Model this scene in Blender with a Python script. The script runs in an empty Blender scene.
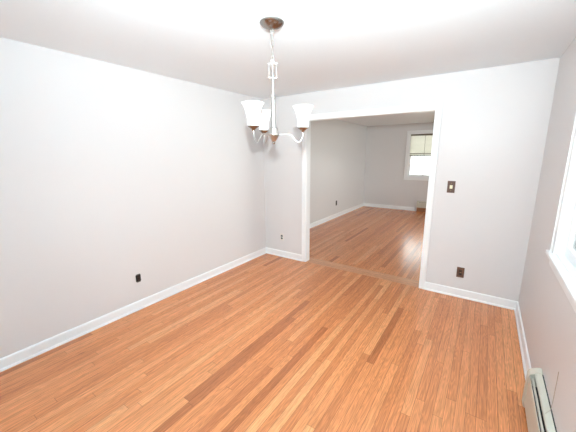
import bpy, bmesh, math, random
from mathutils import Vector, Matrix
random.seed(7)
S = bpy.context.scene
COL = S.collection
PI = math.pi

# ------------------------------------------------------------------ camera
W, H, D2, X2 = 3.363, 2.44, 5.26, -0.217      # room width, height, far wall y, far room's left wall x
REAR, XR2, WT = -4.45, 4.3, 0.09             # wall behind the camera, far room's right wall, partition thickness
f_px, yaw, pitch, roll = 291.228, 0.5964, -0.2080, -0.0064
cam_loc = Vector((2.9416, -3.6664, 1.6184))
fwd = Vector((-math.sin(yaw)*math.cos(pitch), math.cos(yaw)*math.cos(pitch), math.sin(pitch)))
rgt = Vector((math.cos(yaw), math.sin(yaw), 0)); upv = rgt.cross(fwd)
r2 = math.cos(roll)*rgt + math.sin(roll)*upv
u2 = -math.sin(roll)*rgt + math.cos(roll)*upv
cd = bpy.data.cameras.new('camera'); cam = bpy.data.objects.new('camera', cd); COL.objects.link(cam)
cd.sensor_width = 36; cd.lens = 36*f_px/576; cd.clip_start = 0.02
m3 = Matrix((r2, u2, -fwd)).transposed()
cam.matrix_world = Matrix.Translation(cam_loc) @ m3.to_4x4()
S.camera = cam

# ------------------------------------------------------------------ light
S.view_settings.view_transform = 'Standard'; S.view_settings.look = 'None'
S.view_settings.gamma = 1; S.view_settings.use_curve_mapping = False
S.view_settings.exposure = 0.10
w = bpy.data.worlds.new('overcast_sky'); S.world = w; w.use_nodes = True
bg = w.node_tree.nodes['Background']
bg.inputs[0].default_value = (0.94, 0.98, 0.98, 1); bg.inputs[1].default_value = 7.5
def flash(name, watts, col, beam, tip, turn):   # the photographer's flash stands just above the lens (its shadow of the chandelier shows on the wall)
    l = bpy.data.lights.new(name, 'SPOT'); l.energy = watts; l.color = col; l.shadow_soft_size = 0.006
    l.spot_size = math.radians(beam); l.spot_blend = 1.0
    o = bpy.data.objects.new(name, l); COL.objects.link(o); o.location = (2.947, -3.67, 1.865)
    e = m3.to_euler(); e.x += math.radians(tip); e.z -= math.radians(turn); o.rotation_euler = e
flash('camera_flash', 218, (0.95, 1.01, 1.01), 110, 9, 4)           # straight ahead
flash('bounce_flash', 425, (0.82, 1.03, 1.13), 150, 71, -2)         # tipped up at the ceiling
def portal(name, loc, rot, sx, sy):           # helps the sky be sampled through a window, gives no light itself
    l = bpy.data.lights.new(name, 'AREA'); l.shape = 'RECTANGLE'; l.size = sx; l.size_y = sy
    l.cycles.is_portal = True
    o = bpy.data.objects.new(name, l); COL.objects.link(o); o.location = loc; o.rotation_euler = rot

# ------------------------------------------------------------------ materials
def mat(name, col, rough=0.5, metal=0.0, spec=0.5, bump=None, var=None):
    m = bpy.data.materials.new(name); m.use_nodes = True
    nt = m.node_tree; b = nt.nodes['Principled BSDF']
    b.inputs['Base Color'].default_value = (*col, 1); b.inputs['Roughness'].default_value = rough
    b.inputs['Metallic'].default_value = metal; b.inputs['Specular IOR Level'].default_value = spec
    tc = nt.nodes.new('ShaderNodeTexCoord')
    if bump:
        n = nt.nodes.new('ShaderNodeTexNoise'); n.inputs['Scale'].default_value = bump[0]; n.inputs['Detail'].default_value = 4
        bp = nt.nodes.new('ShaderNodeBump'); bp.inputs['Strength'].default_value = bump[1]; bp.inputs['Distance'].default_value = 0.002
        nt.links.new(tc.outputs['Object'], n.inputs['Vector'])
        nt.links.new(n.outputs['Fac'], bp.inputs['Height']); nt.links.new(bp.outputs[0], b.inputs['Normal'])
    if var:
        n = nt.nodes.new('ShaderNodeTexNoise'); n.inputs['Scale'].default_value = var[0]; n.inputs['Detail'].default_value = 5
        mx = nt.nodes.new('ShaderNodeMix'); mx.data_type = 'RGBA'
        mx.inputs['A'].default_value = (*col, 1); mx.inputs['B'].default_value = (*var[1], 1)
        nt.links.new(tc.outputs['Object'], n.inputs['Vector'])
        nt.links.new(n.outputs['Fac'], mx.inputs['Factor']); nt.links.new(mx.outputs['Result'], b.inputs['Base Color'])
    return m
M_wall = mat('warm_white_wall_paint', (0.76, 0.74, 0.735), 0.42, bump=(160, 0.10), var=(1.5, (0.77, 0.75, 0.745)))
M_ceil = mat('white_ceiling_paint', (0.895, 0.95, 0.985), 0.8, bump=(60, 0.25))
M_trim = mat('white_gloss_trim', (0.945, 0.955, 0.96), 0.3, bump=(90, 0.03))
M_nickel = mat('brushed_nickel', (0.60, 0.585, 0.56), 0.30, metal=1.0, bump=(300, 0.05))
M_nickel_dark = mat('dark_brushed_nickel', (0.36, 0.335, 0.31), 0.26, metal=1.0, bump=(300, 0.05))
M_shade = mat('frosted_white_glass', (0.93, 0.93, 0.92), 0.35, bump=(40, 0.02))
M_brown = mat('brown_wood_plate', (0.085, 0.042, 0.026), 0.4, var=(60, (0.16, 0.078, 0.048)))
M_dark = mat('black_plastic', (0.010, 0.009, 0.008), 0.6, 0.0, 0.2, bump=(50, 0.05))
M_socket = mat('dark_brown_plastic', (0.03, 0.014, 0.010), 0.35, bump=(50, 0.05))
M_ivory = mat('ivory_plastic', (0.93, 0.84, 0.62), 0.35, bump=(50, 0.03))
M_almond = mat('almond_plate', (0.80, 0.76, 0.70), 0.4, bump=(50, 0.03))
M_strap = mat('tarnished_strap', (0.09, 0.08, 0.07), 0.5, bump=(80, 0.05))
M_heat = mat('beige_enamel', (0.66, 0.615, 0.52), 0.38, bump=(40, 0.03), var=(9, (0.63, 0.59, 0.49)))
M_fin = mat('heater_inside_and_gap_shade', (0.02, 0.02, 0.02), 0.5, bump=(60, 0.1))
M_wire = mat('tan_wire_jacket', (0.50, 0.41, 0.33), 0.5, bump=(60, 0.03))
M_ground = mat('pale_concrete_ground', (0.42, 0.42, 0.39), 0.9, bump=(6, 0.3), var=(2, (0.35, 0.37, 0.31)))
M_block = mat('reddish_brown', (0.30, 0.125, 0.055), 0.45, var=(30, (0.38, 0.17, 0.08)))
M_rail = mat('brown_blind_rail', (0.17, 0.14, 0.10), 0.5, bump=(40, 0.05))
M_screw = mat('brass_screw', (0.5, 0.35, 0.18), 0.35, metal=1.0, bump=(80, 0.03))
# blind cloth lets light through
M_blind = mat('cream_blind_cloth', (0.86, 0.845, 0.78), 0.8, bump=(200, 0.2))
nt = M_blind.node_tree; b = nt.nodes['Principled BSDF']; out = nt.nodes['Material Output']
tl = nt.nodes.new('ShaderNodeBsdfTranslucent'); tl.inputs[0].default_value = (0.86, 0.845, 0.79, 1)
ms = nt.nodes.new('ShaderNodeMixShader'); ms.inputs[0].default_value = 0.5
nt.links.new(b.outputs[0], ms.inputs[1]); nt.links.new(tl.outputs[0], ms.inputs[2]); nt.links.new(ms.outputs[0], out.inputs[0])
# window glass: clear with a fresnel reflection
M_glass = bpy.data.materials.new('window_glass'); M_glass.use_nodes = True
nt = M_glass.node_tree; nt.nodes.clear()
out = nt.nodes.new('ShaderNodeOutputMaterial'); tr = nt.nodes.new('ShaderNodeBsdfTransparent'); tr.inputs[0].default_value = (0.95, 0.97, 0.96, 1)
gl = nt.nodes.new('ShaderNodeBsdfGlossy'); gl.inputs['Roughness'].default_value = 0.02
fr = nt.nodes.new('ShaderNodeFresnel'); fr.inputs[0].default_value = 1.45
ms = nt.nodes.new('ShaderNodeMixShader')
nt.links.new(fr.outputs[0], ms.inputs[0]); nt.links.new(tr.outputs[0], ms.inputs[1]); nt.links.new(gl.outputs[0], ms.inputs[2]); nt.links.new(ms.outputs[0], out.inputs[0])

def oak(name, along='Y', width=0.057, length=1.5, seed=0.0, pal=None):
    pal = pal or OAK
    m = bpy.data.materials.new(name); m.use_nodes = True
    nt = m.node_tree; L = nt.links.new; b = nt.nodes['Principled BSDF']
    def N(t, **k):
        n = nt.nodes.new(t)
        for a, v in k.items(): setattr(n, a, v)
        return n
    def math_(op, a, bb=None, c=None):
        n = N('ShaderNodeMath', operation=op)
        for i, v in enumerate((a, bb, c)):
            if v is None: continue
            if isinstance(v, (int, float)): n.inputs[i].default_value = v
            else: L(v, n.inputs[i])
        return n.outputs[0]
    tc = N('ShaderNodeTexCoord'); sp = N('ShaderNodeSeparateXYZ'); L(tc.outputs['Object'], sp.inputs[0])
    u, v = (sp.outputs['X'], sp.outputs['Y']) if along == 'Y' else (sp.outputs['Y'], sp.outputs['X'])
    us = math_('DIVIDE', math_('ADD', u, 10.0 + seed), width)
    i = math_('FLOOR', us); fu = math_('FRACT', us)
    w1 = N('ShaderNodeTexWhiteNoise', noise_dimensions='1D'); L(i, w1.inputs['W'])
    li = math_('MULTIPLY_ADD', w1.outputs['Value'], length*0.8, length*0.6)
    w1b = N('ShaderNodeTexWhiteNoise', noise_dimensions='1D'); L(math_('ADD', i, 77.3), w1b.inputs['W'])
    vs = math_('DIVIDE', math_('ADD', math_('MULTIPLY', w1b.outputs['Value'], 9.0), math_('ADD', v, 20.0)), li)
    j = math_('FLOOR', vs); fv = math_('FRACT', vs)
    cb = N('ShaderNodeCombineXYZ'); L(i, cb.inputs[0]); L(j, cb.inputs[1])
    w2 = N('ShaderNodeTexWhiteNoise', noise_dimensions='2D'); L(cb.outputs[0], w2.inputs['Vector'])
    sc = N('ShaderNodeSeparateColor'); L(w2.outputs['Color'], sc.inputs[0])
    ramp = N('ShaderNodeValToRGB'); L(w2.outputs['Value'], ramp.inputs[0])
    cr = ramp.color_ramp; cr.elements[0].position = 0; cr.elements[1].position = 1
    cr.elements[0].color = pal[0]; cr.elements[1].color = pal[-1]
    for p, c in zip((0.09, 0.35, 0.65, 0.90), pal[1:-1]):
        e = cr.elements.new(p); e.color = c
    # grain: long streaks, shifted for each board
    cg = N('ShaderNodeCombineXYZ')
    L(math_('MULTIPLY', u, 170.0), cg.inputs[0]); L(math_('MULTIPLY', v, 3.2), cg.inputs[1]); L(math_('MULTIPLY', w2.outputs['Value'], 60.0), cg.inputs[2])
    n1 = N('ShaderNodeTexNoise'); n1.inputs['Scale'].default_value = 1.0; n1.inputs['Detail'].default_value = 5; n1.inputs['Roughness'].default_value = 0.6
    L(cg.outputs[0], n1.inputs['Vector'])
    # cathedral figure
    cw = N('ShaderNodeCombineXYZ')
    L(math_('MULTIPLY_ADD', fu, 1.0, math_('MULTIPLY', sc.outputs[0], 3.0)), cw.inputs[0]); L(math_('MULTIPLY', v, 1.6), cw.inputs[1]); L(math_('MULTIPLY', sc.outputs[1], 40.0), cw.inputs[2])
    n2 = N('ShaderNodeTexNoise'); n2.inputs['Scale'].default_value = 1.3; n2.inputs['Detail'].default_value = 2
    L(cw.outputs[0], n2.inputs['Vector'])
    rings = math_('FRACT', math_('MULTIPLY', n2.outputs['Fac'], 11.0))
    rings = math_('ABSOLUTE', math_('SUBTRACT', rings, 0.5))          # 0..0.5
    mr = N('ShaderNodeMapRange'); mr.inputs['From Min'].default_value = 0.30; mr.inputs['From Max'].default_value = 0.68
    mr.inputs['To Min'].default_value = 0.70; mr.inputs['To Max'].default_value = 1.12; L(n1.outputs['Fac'], mr.inputs['Value'])
    g = math_('MULTIPLY', mr.outputs[0], math_('MULTIPLY_ADD', rings, 0.55, 0.85))
    # seams between boards and at their ends
    su = math_('LESS_THAN', math_('ABSOLUTE', math_('SUBTRACT', fu, 0.5)), 0.480)
    sv = math_('LESS_THAN', math_('MULTIPLY', math_('ABSOLUTE', math_('SUBTRACT', math_('ABSOLUTE', math_('SUBTRACT', fv, 0.5)), 0.5)), li), 0.0022)
    seam = math_('MULTIPLY', math_('MULTIPLY_ADD', su, 0.55, 0.45), math_('MULTIPLY_ADD', sv, -0.30, 1.0))
    # now and then a dark mineral streak
    n3 = N('ShaderNodeTexNoise'); n3.inputs['Scale'].default_value = 1.0; n3.inputs['Detail'].default_value = 2
    c3 = N('ShaderNodeCombineXYZ'); L(math_('MULTIPLY', u, 70.0), c3.inputs[0]); L(math_('MULTIPLY', v, 5.0), c3.inputs[1]); L(math_('MULTIPLY', w2.outputs['Value'], 90.0), c3.inputs[2])
    L(c3.outputs[0], n3.inputs['Vector'])
    st = N('ShaderNodeMapRange'); st.inputs['From Min'].default_value = 0.70; st.inputs['From Max'].default_value = 0.80
    st.inputs['To Min'].default_value = 1.0; st.inputs['To Max'].default_value = 0.5; L(n3.outputs['Fac'], st.inputs['Value'])
    k = math_('MULTIPLY', math_('MULTIPLY', g, seam), st.outputs[0])
    vm = N('ShaderNodeVectorMath', operation='SCALE'); L(ramp.outputs['Color'], vm.inputs[0]); L(k, vm.inputs['Scale'])
    L(vm.outputs[0], b.inputs['Base Color'])
    b.inputs['Roughness'].default_value = 0.22; b.inputs['Specular IOR Level'].default_value = 0.5
    bp = N('ShaderNodeBump'); bp.inputs['Strength'].default_value = 0.12; bp.inputs['Distance'].default_value = 0.001
    L(math_('MULTIPLY', seam, mr.outputs[0]), bp.inputs['Height']); L(bp.outputs[0], b.inputs['Normal'])
    return m
OAK = [(0.44, 0.142, 0.051, 1), (0.61, 0.211, 0.080, 1), (0.70, 0.251, 0.096, 1), (0.74, 0.277, 0.107, 1), (0.78, 0.313, 0.125, 1), (0.82, 0.365, 0.155, 1)]
OAK_T = [(0.66, 0.30, 0.14, 1), (0.68, 0.31, 0.15, 1), (0.70, 0.32, 0.155, 1), (0.72, 0.34, 0.165, 1), (0.73, 0.35, 0.17, 1), (0.74, 0.36, 0.18, 1)]
M_oak = oak('oak_strip_floor')
M_oak2 = oak('oak_strip_floor_far_room', seed=3.3)
M_thresh = oak('oak_threshold_boards', along='X', width=0.0683, length=2.4, seed=0.0, pal=OAK_T)

# ------------------------------------------------------------------ mesh helpers
def obj(name, bm, m, parent=None, smooth=False, loc=None):
    bmesh.ops.recalc_face_normals(bm, faces=bm.faces[:])
    me = bpy.data.meshes.new(name); bm.to_mesh(me); bm.free()
    if smooth:
        for p in me.polygons: p.use_smooth = True
        try: me.set_sharp_from_angle(angle=math.radians(38))
        except Exception: pass
    me.materials.append(m)
    o = bpy.data.objects.new(name, me); COL.objects.link(o)
    if parent: o.parent = parent
    if loc: o.location = loc
    return o
def box(bm, x0, x1, y0, y1, z0, z1, bev=0.0):
    t = bmesh.new()
    bmesh.ops.create_cube(t, size=1)
    for v in t.verts:
        v.co = Vector((x0+(v.co.x+.5)*(x1-x0), y0+(v.co.y+.5)*(y1-y0), z0+(v.co.z+.5)*(z1-z0)))
    if bev: bmesh.ops.bevel(t, geom=t.edges[:], offset=bev, segments=2, profile=0.6, affect='EDGES')
    merge(bm, t)
    return bm
def merge(bm, t, mtx=None):
    if mtx is not None: bmesh.ops.transform(t, matrix=mtx, verts=t.verts[:])
    me = bpy.data.meshes.new('tmp'); t.to_mesh(me); t.free(); bm.from_mesh(me); bpy.data.meshes.remove(me)
def bx(*a, **k): return box(bmesh.new(), *a, **k)
def lathe(prof, n=32, bm=None, closed=False):      # prof: (r, z) along the axis
    bm = bm or bmesh.new(); rings = []
    for r, z in prof:
        if r < 1e-6: rings.append([bm.verts.new((0, 0, z))])
        else: rings.append([bm.verts.new((r*math.cos(2*PI*k/n), r*math.sin(2*PI*k/n), z)) for k in range(n)])
    pairs = list(zip(rings, rings[1:])) + ([(rings[-1], rings[0])] if closed else [])
    for a, b2 in pairs:
        for k in range(n):
            k1 = (k+1) % n
            if len(a) == 1 and len(b2) == 1: continue
            if len(a) == 1: bm.faces.new((a[0], b2[k], b2[k1]))
            elif len(b2) == 1: bm.faces.new((a[k], b2[0], a[k1]))
            else: bm.faces.new((a[k], b2[k], b2[k1], a[k1]))
    return bm
def tube(pts, r, n=10, bm=None, closed=False):
    bm = bm or bmesh.new(); pts = [Vector(p) for p in pts]; rings = []; N_ = len(pts)
    prev = None
    for k, p in enumerate(pts):
        if closed: t = (pts[(k+1) % N_]-pts[k-1]).normalized()
        else: t = (pts[min(k+1, N_-1)]-pts[max(k-1, 0)]).normalized()
        if prev is None:
            a = Vector((0, 0, 1)) if abs(t.z) < .9 else Vector((1, 0, 0))
            nrm = t.cross(a).normalized()
        else: nrm = (prev - t*prev.dot(t)).normalized()
        prev = nrm; bn = t.cross(nrm)
        rr = r[k] if isinstance(r, (list, tuple)) else r
        rings.append([bm.verts.new(p + rr*(math.cos(2*PI*q/n)*nrm + math.sin(2*PI*q/n)*bn)) for q in range(n)])
    for a, b2 in list(zip(rings, rings[1:])) + ([(rings[-1], rings[0])] if closed else []):
        for q in range(n): bm.faces.new((a[q], b2[q], b2[(q+1) % n], a[(q+1) % n]))
    if not closed: bm.faces.new(rings[0][::-1]); bm.faces.new(rings[-1])
    return bm
def spline(P, n=8):                                 # smooth path through points
    P = [Vector(p) for p in P]; out_ = []
    for k in range(len(P)-1):
        p0 = P[max(k-1, 0)]; p1 = P[k]; p2 = P[k+1]; p3 = P[min(k+2, len(P)-1)]
        for q in range(n):
            t = q/n
            out_.append(0.5*((2*p1)+(p2-p0)*t+(2*p0-5*p1+4*p2-p3)*t*t+(3*p1-p0-3*p2+p3)*t**3))
    out_.append(P[-1]); return out_
def moulding(prof, A, B, nrm, mA=0.0, mB=0.0, bm=None):  # prof: (distance off the wall, height); mA/mB mitre at the ends
    bm = bm or bmesh.new(); A = Vector(A); B = Vector(B); nrm = Vector(nrm); d = (B-A).normalized()
    ra = [bm.verts.new(A + nrm*p + d*(mA*p) + Vector((0, 0, z))) for p, z in prof]
    rb = [bm.verts.new(B + nrm*p - d*(mB*p) + Vector((0, 0, z))) for p, z in prof]
    n = len(prof)
    for k in range(n): bm.faces.new((ra[k], ra[(k+1) % n], rb[(k+1) % n], rb[k]))
    bm.faces.new(ra); bm.faces.new(rb[::-1])
    return bm
def prism(prof, axis, a0, a1, bm=None):             # extrude a closed 2D outline along y ('Y': points are x,z) or x ('X': points are y,z)
    bm = bm or bmesh.new()
    mk = (lambda p, t: (p[0], t, p[1])) if axis == 'Y' else (lambda p, t: (t, p[0], p[1]))
    ra = [bm.verts.new(mk(p, a0)) for p in prof]; rb = [bm.verts.new(mk(p, a1)) for p in prof]; n = len(prof)
    for k in range(n): bm.faces.new((ra[k], ra[(k+1) % n], rb[(k+1) % n], rb[k]))
    bm.faces.new(ra); bm.faces.new(rb[::-1]); return bm
def struct(o): o['kind'] = 'structure'; return o
def tag(o, label, cat, group=None):
    o['label'] = label; o['category'] = cat
    if group: o['group'] = group
    return o
def empty(name, loc=(0, 0, 0), rotz=0):
    o = bpy.data.objects.new(name, None); COL.objects.link(o); o.location = loc; o.rotation_euler = (0, 0, rotz); o.empty_display_size = 0.1
    return o
def wall_with_hole(name, axis, a0, a1, t0, t1, h0, h1, z0, z1, m=None):
    """axis 'Y': runs along y (thickness in x); 'X': runs along x (thickness in y). hole h0..h1, z0..z1"""
    bm = bmesh.new()
    def seg(p, q, c, d):
        if q-p < 1e-5 or d-c < 1e-5: return
        if axis == 'Y': box(bm, t0, t1, p, q, c, d)
        else: box(bm, p, q, t0, t1, c, d)
    seg(a0, h0, 0, H); seg(h1, a1, 0, H); seg(h0, h1, z1, H); seg(h0, h1, 0, z0)
    return struct(obj(name, bm, m or M_wall))

# ------------------------------------------------------------------ the setting
TH = 0.12
struct(obj('floor', bx(0, W, REAR, 0.0, -TH, 0), M_oak))
struct(obj('floor_far', bx(X2, XR2, 0.205, D2, -TH, 0), M_oak2))
struct(obj('trim_threshold', bx(X2, XR2, 0.0, 0.205, -TH, 0), M_thresh))
struct(obj('ceiling', bx(-TH, W+TH, REAR-TH, WT*0.5, H, H+TH), M_ceil))
struct(obj('ceiling_far', bx(X2-TH, XR2+TH, WT*0.5, D2+TH, H, H+TH), M_ceil))
struct(obj('ground', bx(-14, 18, -18, 20, -0.75, -0.6), M_ground))
OX0, OX1, OZ = 0.785, 2.398, 2.078          # cased opening
WY0, WY1, WZ0, WZ1 = -1.975, -1.265, 0.985, 2.10      # window in the right wall
struct(obj('wall_left', bx(-TH, 0, REAR-TH, 0, -TH, H), M_wall))
wall_with_hole('wall_right', 'Y', REAR-TH, 0, W, W+TH, WY0, WY1, WZ0, WZ1)
wall_with_hole('wall_back', 'X', X2-TH, XR2+TH, 0, WT, OX0-.015, OX1+.015, 0, OZ+.015)
struct(obj('wall_rear', bx(0, W, REAR-TH, REAR, 0, H), M_wall))
struct(obj('wall_far_left', bx(X2-TH, X2, WT, D2+TH, -TH, H), M_wall))
FX0, FX1, FZ0, FZ1 = 1.045, 1.835, 0.965, 2.165
wall_with_hole('wall_far_back', 'X', X2, XR2, D2, D2+TH, FX0, FX1, FZ0, FZ1)
GY0, GY1, GZ0, GZ1 = 1.1, 4.3, 0.55, 2.15
wall_with_hole('wall_far_right', 'Y', WT, D2+TH, XR2, XR2+TH, GY0, GY1, GZ0, GZ1)

# skirting boards with a shoe strip
BB = [(0, 0), (0.024, 0), (0.0235, 0.008), (0.020, 0.015), (0.0135, 0.019), (0.0130, 0.080), (0.0115, 0.089), (0.006, 0.096), (0, 0.097)]
def bboard(name, A, B, nrm, mA=1, mB=1): return struct(obj(name, moulding(BB, A, B, nrm, mA, mB), M_trim))
CW = 0.070                                   # casing width
HY = -1.46                                   # near end of the skirting, where the heater starts
bboard('baseboard_left', (0, REAR, 0), (0, 0, 0), (1, 0, 0))
bboard('baseboard_back_left', (0, 0, 0), (OX0-CW, 0, 0), (0, -1, 0), 1, 0)
bboard('baseboard_back_right', (OX1+CW, 0, 0), (W, 0, 0), (0, -1, 0), 0, 1)
bboard('baseboard_right', (W, 0, 0), (W, HY, 0), (-1, 0, 0), 1, 0)
bboard('baseboard_far_left', (X2, WT, 0), (X2, D2, 0), (1, 0, 0), 0, 1)
bboard('baseboard_far_back', (X2, D2, 0), (1.375, D2, 0), (0, -1, 0), 1, 0)

# cased opening to the far room: lining with casing boards on both faces
lin = bmesh.new()
box(lin, OX0-.015, OX0, -.001, WT+.001, 0, OZ); box(lin, OX1, OX1+.015, -.001, WT+.001, 0, OZ); box(lin, OX0-.015, OX1+.015, -.001, WT+.001, OZ, OZ+.015)
lin = struct(obj('trim_opening', lin, M_trim))
for side, y0, y1 in ((0, -0.019, 0.0), (1, WT, WT+.019)):
    for nm, a in (('casing', (OX0-CW, OX0-.003, 0, OZ+.003)), ('casing', (OX1+.003, OX1+CW, 0, OZ+.003)), ('head_casing', (OX0-CW, OX1+CW, OZ+.003, OZ+CW+.008))):
        c = bmesh.new(); box(c, a[0], a[1], y0, y1, a[2], a[3], bev=0.004)
        if side == 0:                         # raised outer band of the casing
            if nm == 'casing':
                xo = a[0] if a[0] < 1 else a[1]-.022
                box(c, xo, xo+.022, -.024, -.012, 0, a[3], bev=0.003)
            else: box(c, a[0], a[1], -.024, -.012, a[3]-.022, a[3], bev=0.003)
        obj(nm, c, M_trim, lin)

# ------------------------------------------------------------------ windows
def window(name, axis, hole, inward, casing_w, stool, cols, rows, sill_casing=False, deep=0.055, detailed=True):
    """axis 'Y': window in a wall that runs along y with its room face at x = t; inward = -1/+1 towards the room"""
    t, a0, a1, z0, z1 = hole
    def B(bm, p0, p1, d0, d1, c0, c1, bev=0.0):      # p: along the wall, d: depth (positive into the wall), c: height
        q0, q1 = sorted((t-inward*d0, t-inward*d1))
        if axis == 'Y': box(bm, q0, q1, p0, p1, c0, c1, bev)
        else: box(bm, p0, p1, q0, q1, c0, c1, bev)
        return bm
    root = bmesh.new()                                # lining of the reveal
    for (p0, p1, c0, c1) in ((a0, a0+.014, z0, z1), (a1-.014, a1, z0, z1), (a0, a1, z1-.014, z1), (a0, a1, z0, z0+.014)):
        B(root, p0, p1, -.001, TH, c0, c1)
    root = struct(obj(name, root, M_trim))
    cw = casing_w
    for (p0, p1) in ((a0-cw, a0+.006), (a1-.006, a1+cw)):
        bm = B(bmesh.new(), p0, p1, -.018, 0, z0 - (cw if sill_casing else 0), z1-.006, .004)
        e = p0 if p0 < a0-.01 else p1-.02
        B(bm, e, e+.02, -.024, -.01, z0 - (cw if sill_casing else 0), z1-.006, .003)
        obj('casing', bm, M_trim, root)
    obj('head_casing', B(bmesh.new(), a0-cw, a1+cw, -.020, 0, z1-.006, z1+cw, .004), M_trim, root)
    if sill_casing: obj('bottom_casing', B(bmesh.new(), a0+.006, a1-.006, -.019, 0, z0-cw, z0+.006, .004), M_trim, root)
    if stool:
        obj('stool', B(bmesh.new(), a0-cw-.025, a1+cw+.025, -.040, .03, z0-.022, z0+.004, .006), M_trim, root)
        obj('apron', B(bmesh.new(), a0-cw, a1+cw, -.016, 0, z0-.085, z0-.022, .004), M_trim, root)
    zm = (z0+z1)/2
    for k, (c0, c1, d0) in enumerate(((z0+.014, zm+.018, deep-.022), (zm-.018, z1-.014, deep+.014))):   # lower sash in front of the upper one
        s = bmesh.new(); p0, p1 = a0+.014, a1-.014; sw = .045
        B(s, p0, p0+sw, d0, d0+.032, c0, c1, .003); B(s, p1-sw, p1, d0, d0+.032, c0, c1, .003)
        B(s, p0+sw, p1-sw, d0, d0+.032, c0, c0+(.06 if k == 0 else .036), .003); B(s, p0+sw, p1-sw, d0, d0+.032, c1-.036, c1, .003)
        s = obj('sash', s, M_trim, root)
        g0, g1, e0, e1 = p0+sw, p1-sw, c0+(.06 if k == 0 else .036), c1-.036
        obj('pane', B(bmesh.new(), g0-.004, g1+.004, d0+.014, d0+.018, e0-.004, e1+.004), M_glass, s)
        mb = bmesh.new()
        for q in range(1, cols): x = g0+(g1-g0)*q/cols; B(mb, x-.009, x+.009, d0+.004, d0+.030, e0, e1, .002)
        for q in range(1, rows): z = e0+(e1-e0)*q/rows; B(mb, g0, g1, d0+.005, d0+.029, z-.009, z+.009, .002)
        if len(mb.verts): obj('muntin', mb, M_trim, s)
        else: mb.free()
    return root
window('window_1', 'Y', (W, WY0, WY1, WZ0, WZ1), -1, 0.075, True, 2, 2)
window('window_2', 'X', (D2, FX0, FX1, FZ0, FZ1), -1, 0.085, False, 2, 2, sill_casing=True)
window('window_3', 'Y', (XR2, GY0, GY1, GZ0, GZ1), -1, 0.08, True, 4, 1)  # unseen window, enlarged to let more sky light into the far room
portal('sky_portal_right', (W+TH+.01, (WY0+WY1)/2, (WZ0+WZ1)/2), (0, PI/2, 0), WZ1-WZ0, WY1-WY0)
portal('sky_portal_far_right', (XR2+TH+.01, (GY0+GY1)/2, (GZ0+GZ1)/2), (0, PI/2, 0), GZ1-GZ0, GY1-GY0)
portal('sky_portal_far_back', ((FX0+FX1)/2, D2+TH+.01, (FZ0+FZ1)/2), (-PI/2, 0, 0), FX1-FX0, FZ1-FZ0)

# ------------------------------------------------------------------ chandelier
CH = (1.71, -2.02)
ch = tag(empty('chandelier', (CH[0], CH[1], H)), 'brushed nickel three-arm chandelier with white bell glass shades hanging from the ceiling', 'chandelier')
def cz(z): return z - H
obj('canopy', lathe([(0, 0), (.072, 0), (.077, cz(2.436)), (.0775, cz(2.432)), (.075, cz(2.428)), (.067, cz(2.419)), (.053, cz(2.410)), (.036, cz(2.402)), (.020, cz(2.397)), (.012, cz(2.395)), (.010, cz(2.391)), (0, cz(2.390))], 40), M_nickel_dark, ch, True)
def ring(z, r, tk, a0): return tube([(r*math.cos(a)*math.cos(a0), r*math.cos(a)*math.sin(a0), cz(z)+r*math.sin(a)) for a in [2*PI*k/16 for k in range(16)]], tk, 8, closed=True)
obj('canopy_loop', ring(2.382, .010, .0026, yaw), M_nickel, ch, True)
zc = 2.354
for k in range(4):                            # links of the short chain
    pts = []
    for q in range(24):
        a = 2*PI*q/24; px = .0085*math.cos(a); pz = 0.0235*math.sin(a); aa = yaw + (PI/2 if k % 2 == 0 else 0) + .4
        pts.append((px*math.cos(aa), px*math.sin(aa), cz(zc)+pz))
    obj('chain_link', tube(pts, .0021, 8, closed=True), M_nickel, ch, True); zc -= .0405
obj('stem_loop', ring(2.211, .010, .0026, yaw), M_nickel, ch, True)
ux, uy = math.cos(yaw), math.sin(yaw)         # the decorative yoke lies across the view
for z in (2.196, 2.112): obj('crossbar', tube([(-.030*ux, -.030*uy, cz(z)), (.030*ux, .030*uy, cz(z))], .0030, 10), M_nickel, ch, True)
for s in (-1, 1): obj('side_rod', tube([(s*.024*ux, s*.024*uy, cz(2.106)), (s*.024*ux, s*.024*uy, cz(2.202))], .0019, 10), M_nickel, ch, True)
obj('stem', lathe([(0, cz(2.204)), (.0062, cz(2.202)), (.0062, cz(1.985)), (0, cz(1.985))], 20), M_nickel, ch, True)
obj('stem_sleeve', lathe([(0, cz(2.000)), (.010, cz(2.000)), (.016, cz(1.995)), (.0185, cz(1.988)), (.016, cz(1.981)), (.0135, cz(1.975)), (.0145, cz(1.90)), (.0165, cz(1.82)), (.0185, cz(1.795)), (0, cz(1.790))], 28), M_nickel, ch, True)
obj('hub', lathe([(0, cz(1.806)), (.018, cz(1.804)), (.026, cz(1.796)), (.0305, cz(1.783)), (.031, cz(1.770)), (.0345, cz(1.763)), (.0385, cz(1.757)), (.0385, cz(1.748)), (.035, cz(1.742)), (.025, cz(1.725)), (.014, cz(1.710)), (.009, cz(1.705)), (0, cz(1.704))], 32), M_nickel, ch, True)
obj('finial', lathe([(0, cz(1.708)), (.008, cz(1.707)), (.007, cz(1.703)), (.0105, cz(1.699)), (.010, cz(1.694)), (.006, cz(1.689)), (0, cz(1.687))], 20), M_nickel_dark, ch, True)
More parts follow.
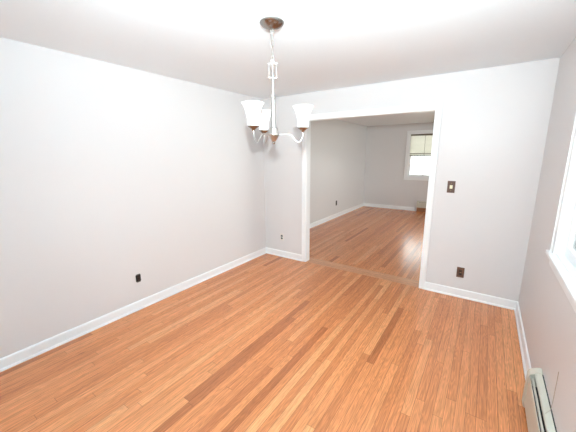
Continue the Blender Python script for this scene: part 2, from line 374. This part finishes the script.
for k in range(3):
    a = math.radians(268 + 120*k); c, s = math.cos(a), math.sin(a)
    P = [(r*c, r*s, cz(z)) for r, z in ((.026, 1.751), (.06, 1.752), (.100, 1.752), (.125, 1.742), (.146, 1.716), (.166, 1.700), (.186, 1.712), (.198, 1.742), (.200, 1.772))]
    obj('arm', tube(spline(P, 6), .0035, 10), M_nickel, ch, True)
    T = Matrix.Translation((.2*c, .2*s, 0))
    cup = lathe([(0, cz(1.764)), (.008, cz(1.764)), (.010, cz(1.770)), (.014, cz(1.776)), (.027, cz(1.785)), (.0345, cz(1.790)), (.0355, cz(1.794)), (.031, cz(1.795)), (0, cz(1.792))], 28)
    bmesh.ops.transform(cup, matrix=T, verts=cup.verts[:]); obj('shade_cup', cup, M_nickel_dark, ch, True)
    prof = [(.033, 1.7955), (.036, 1.800), (.037, 1.812), (.039, 1.834), (.042, 1.856), (.048, 1.880), (.057, 1.903), (.067, 1.921), (.0715, 1.928), (.0715, 1.930), (.0695, 1.930)]
    inner = [(r-.003, z) for r, z in prof[-3:0:-1]] + [(.012, 1.7985), (.012, 1.7955)]
    sh = lathe([(r, cz(z)) for r, z in prof+inner], 36, closed=True)
    bmesh.ops.transform(sh, matrix=T, verts=sh.verts[:]); obj('lamp_shade', sh, M_shade, ch, True)['label'] = 'white frosted bell glass shade'

# ------------------------------------------------------------------ switch and outlets (built facing -y, origin at the wall face)
def plate(root, m, w_=.072, h_=.118):
    bm = bx(-w_/2, w_/2, -.006, 0, -h_/2, h_/2, bev=.0022); return obj('cover_plate', bm, m, root)
def screw(root, x, z, m=M_screw, y=-.006):
    bm = lathe([(0, .0018), (.0022, .0014), (.0032, 0), (0, 0)], 12)
    bmesh.ops.transform(bm, matrix=Matrix.Translation((x, y, z)) @ Matrix.Rotation(PI/2, 4, 'X'), verts=bm.verts[:]); return obj('screw', bm, m, root, True)
def socket_face(root, z, m, m_slot, y=-.0075, w_=.0335, h_=.028):
    o = obj('socket', bx(-w_/2, w_/2, y, -.002, z-h_/2, z+h_/2, bev=.0035), m, root)
    sl = bmesh.new()
    box(sl, -.0075, -.0052, y-.0006, y+.002, z-.001, z+.008); box(sl, .0052, .0075, y-.0006, y+.002, z-.001, z+.007)
    box(sl, -.0022, .0022, y-.0006, y+.002, z-.0105, z-.006)
    obj('slot', sl, m_slot, o); return o
sw = tag(empty('light_switch', (2.631, 0, 1.258)), 'brown wood switch plate with ivory toggle on back wall right of opening', 'light switch')
plate(sw, M_brown, .076, .130)
tg = bx(-.014, .014, -.010, -.004, -.019, .019, bev=.002); tg2 = bx(-.0065, .0065, -.024, -.006, -.001, .013, bev=.002); merge(tg, tg2); obj('toggle', tg, M_ivory, sw)['label'] = 'ivory toggle'
screw(sw, 0, .040); screw(sw, 0, -.040)
o1 = tag(empty('wall_outlet', (2.816, 0, .297)), 'brown plate outlet low on back wall below the switch plate', 'outlet')
plate(o1, M_brown, .074, .120); socket_face(o1, .0195, M_socket, M_dark); socket_face(o1, -.0195, M_socket, M_dark); screw(o1, 0, 0)
o2 = tag(empty('wall_outlet', (.334, 0, .326)), 'pale outlet plate with two black sockets left of the opening', 'outlet')
plate(o2, M_almond, .070, .114); socket_face(o2, .0195, M_dark, M_dark, w_=.037, h_=.029); socket_face(o2, -.0195, M_dark, M_dark, w_=.037, h_=.029); screw(o2, 0, 0, M_almond)
o3 = tag(empty('wall_outlet', (0, -2.17, .346), PI/2), 'bare black outlet without cover plate low on left wall', 'outlet')
obj('outlet_box', bx(-.027, .027, -.002, 0, -.036, .036, bev=.001), M_dark, o3)
obj('outlet_body', bx(-.019, .019, -.014, -.001, -.031, .031, bev=.004), M_dark, o3)
socket_face(o3, .0155, M_socket, M_dark, y=-.016, h_=.026); socket_face(o3, -.0155, M_socket, M_dark, y=-.016, h_=.026)
for s in (-1, 1):
    st = box(bmesh.new(), -.021, .021, -.005, -.001, s*.038-.0065, s*.038+.0065, bev=.001)
    obj('mounting_strap', st, M_strap, o3)
o4 = tag(empty('wall_outlet', (X2, 3.225, .378), PI/2), 'dark outlet plate on far room left wall above the baseboard', 'outlet')
plate(o4, M_socket, .074, .125); socket_face(o4, .0195, M_dark, M_socket); socket_face(o4, -.0195, M_dark, M_socket); screw(o4, 0, 0)

# ------------------------------------------------------------------ baseboard heaters (built along -y against a wall at x = 0, facing -x)
def heater(loc, rotz, length, label, brown=False):
    r = tag(empty('baseboard_heater', loc, rotz), label, 'heater')
    cap = .062
    zb = .112 if brown else .022
    outl = [(-.001, zb), (-.060, zb), (-.0665, zb+.008), (-.0665, .245), (-.058, .268), (-.030, .288), (-.001, .296)]
    for a, b2 in ((0, -cap), (-length+cap, -length)):
        c = prism(outl, 'Y', a, b2); bmesh.ops.bevel(c, geom=c.edges[:], offset=.002, segments=2, affect='EDGES'); obj('end_cap', c, M_heat, r)
    y0, y1 = -cap, -length+cap
    obj('back_plate_gap_shade', bx(-.006, 0, y1, y0, .022, .2915), M_fin, r)  # near-black top edge is painted shade for the gap between hood and wall
    obj('hood', prism([(-.006, .292), (-.028, .285), (-.036, .278), (-.037, .266), (-.035, .266), (-.034, .276), (-.027, .282), (-.006, .289)], 'Y', y0, y1), M_heat, r)
    obj('front_panel', prism([(-.058, max(.055, zb)), (-.063, max(.060, zb+.005)), (-.063, .242), (-.060, .253), (-.0575, .253), (-.0575, .249), (-.060, .241), (-.060, max(.062, zb+.006)), (-.056, max(.058, zb+.003))], 'Y', y0, y1), M_heat, r)
    obj('damper', prism([(-.0515, .246), (-.0495, .259), (-.0445, .263), (-.0435, .261), (-.047, .257), (-.0495, .246)], 'Y', y0-.022, y1+.004), M_heat, r)
    if brown: obj('brown_lower_part', bx(-.058, -.006, -length+.004, -.004, 0, .110, bev=.003), M_block, r)['label'] = 'brown lower part'  # reddish brown box across the lower part of the heater
    el = bx(-.055, -.008, y1, y0, .115, .195)
    obj('heating_element', el, M_fin, r)
    return r
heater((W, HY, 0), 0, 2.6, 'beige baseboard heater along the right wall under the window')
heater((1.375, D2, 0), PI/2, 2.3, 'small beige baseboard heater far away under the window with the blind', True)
wr = tube(spline([(W-.004, -1.818, .520), (W-.004, -1.822, .44), (W-.004, -1.826, .35), (W-.005, -1.826, .315), (W-.008, -1.832, .2955), (W-.020, -1.848, .2905), (W-.030, -1.862, .2868)], 6), .0011, 8)
tag(obj('thermostat_wire', wr, M_wire, None, True), 'thin tan wire running down the right wall onto the heater', 'wire')

# ------------------------------------------------------------------ blind in the far window
bl = tag(empty('window_blind', ((FX0+FX1)/2, D2, FZ1-.014)), 'cream cloth blind half lowered in the far room window', 'blind')
hw = (FX1-FX0)/2-.017; zt = 0.0; zb = 1.57-(FZ1-.014)
obj('headrail', bx(-hw, hw, .002, .030, -.045, -.001, bev=.003), M_rail, bl)['label'] = 'dark headrail'
pl = []; n = 30                                 # softly pleated cloth
for k in range(n+1):
    z = -.045+(zb+.045+.004)*k/n; pl.append((.016+(.004 if k % 2 else -.004), z))
pl2 = [(y+.0015, z) for y, z in pl[::-1]]
obj('blind_cloth', prism(pl+pl2, 'X', -hw+.004, hw-.004), M_blind, bl)
for z in (zb, zb+.055): obj('bottom_rail', bx(-hw+.004, hw-.004, .006, .026, z-.008, z+.008, bev=.003), M_rail, bl)['label'] = 'dark rail'
obj('lift_cord', tube([(0, .008, -.045), (0, .008, zb)], .0035, 8), M_rail, bl, True)
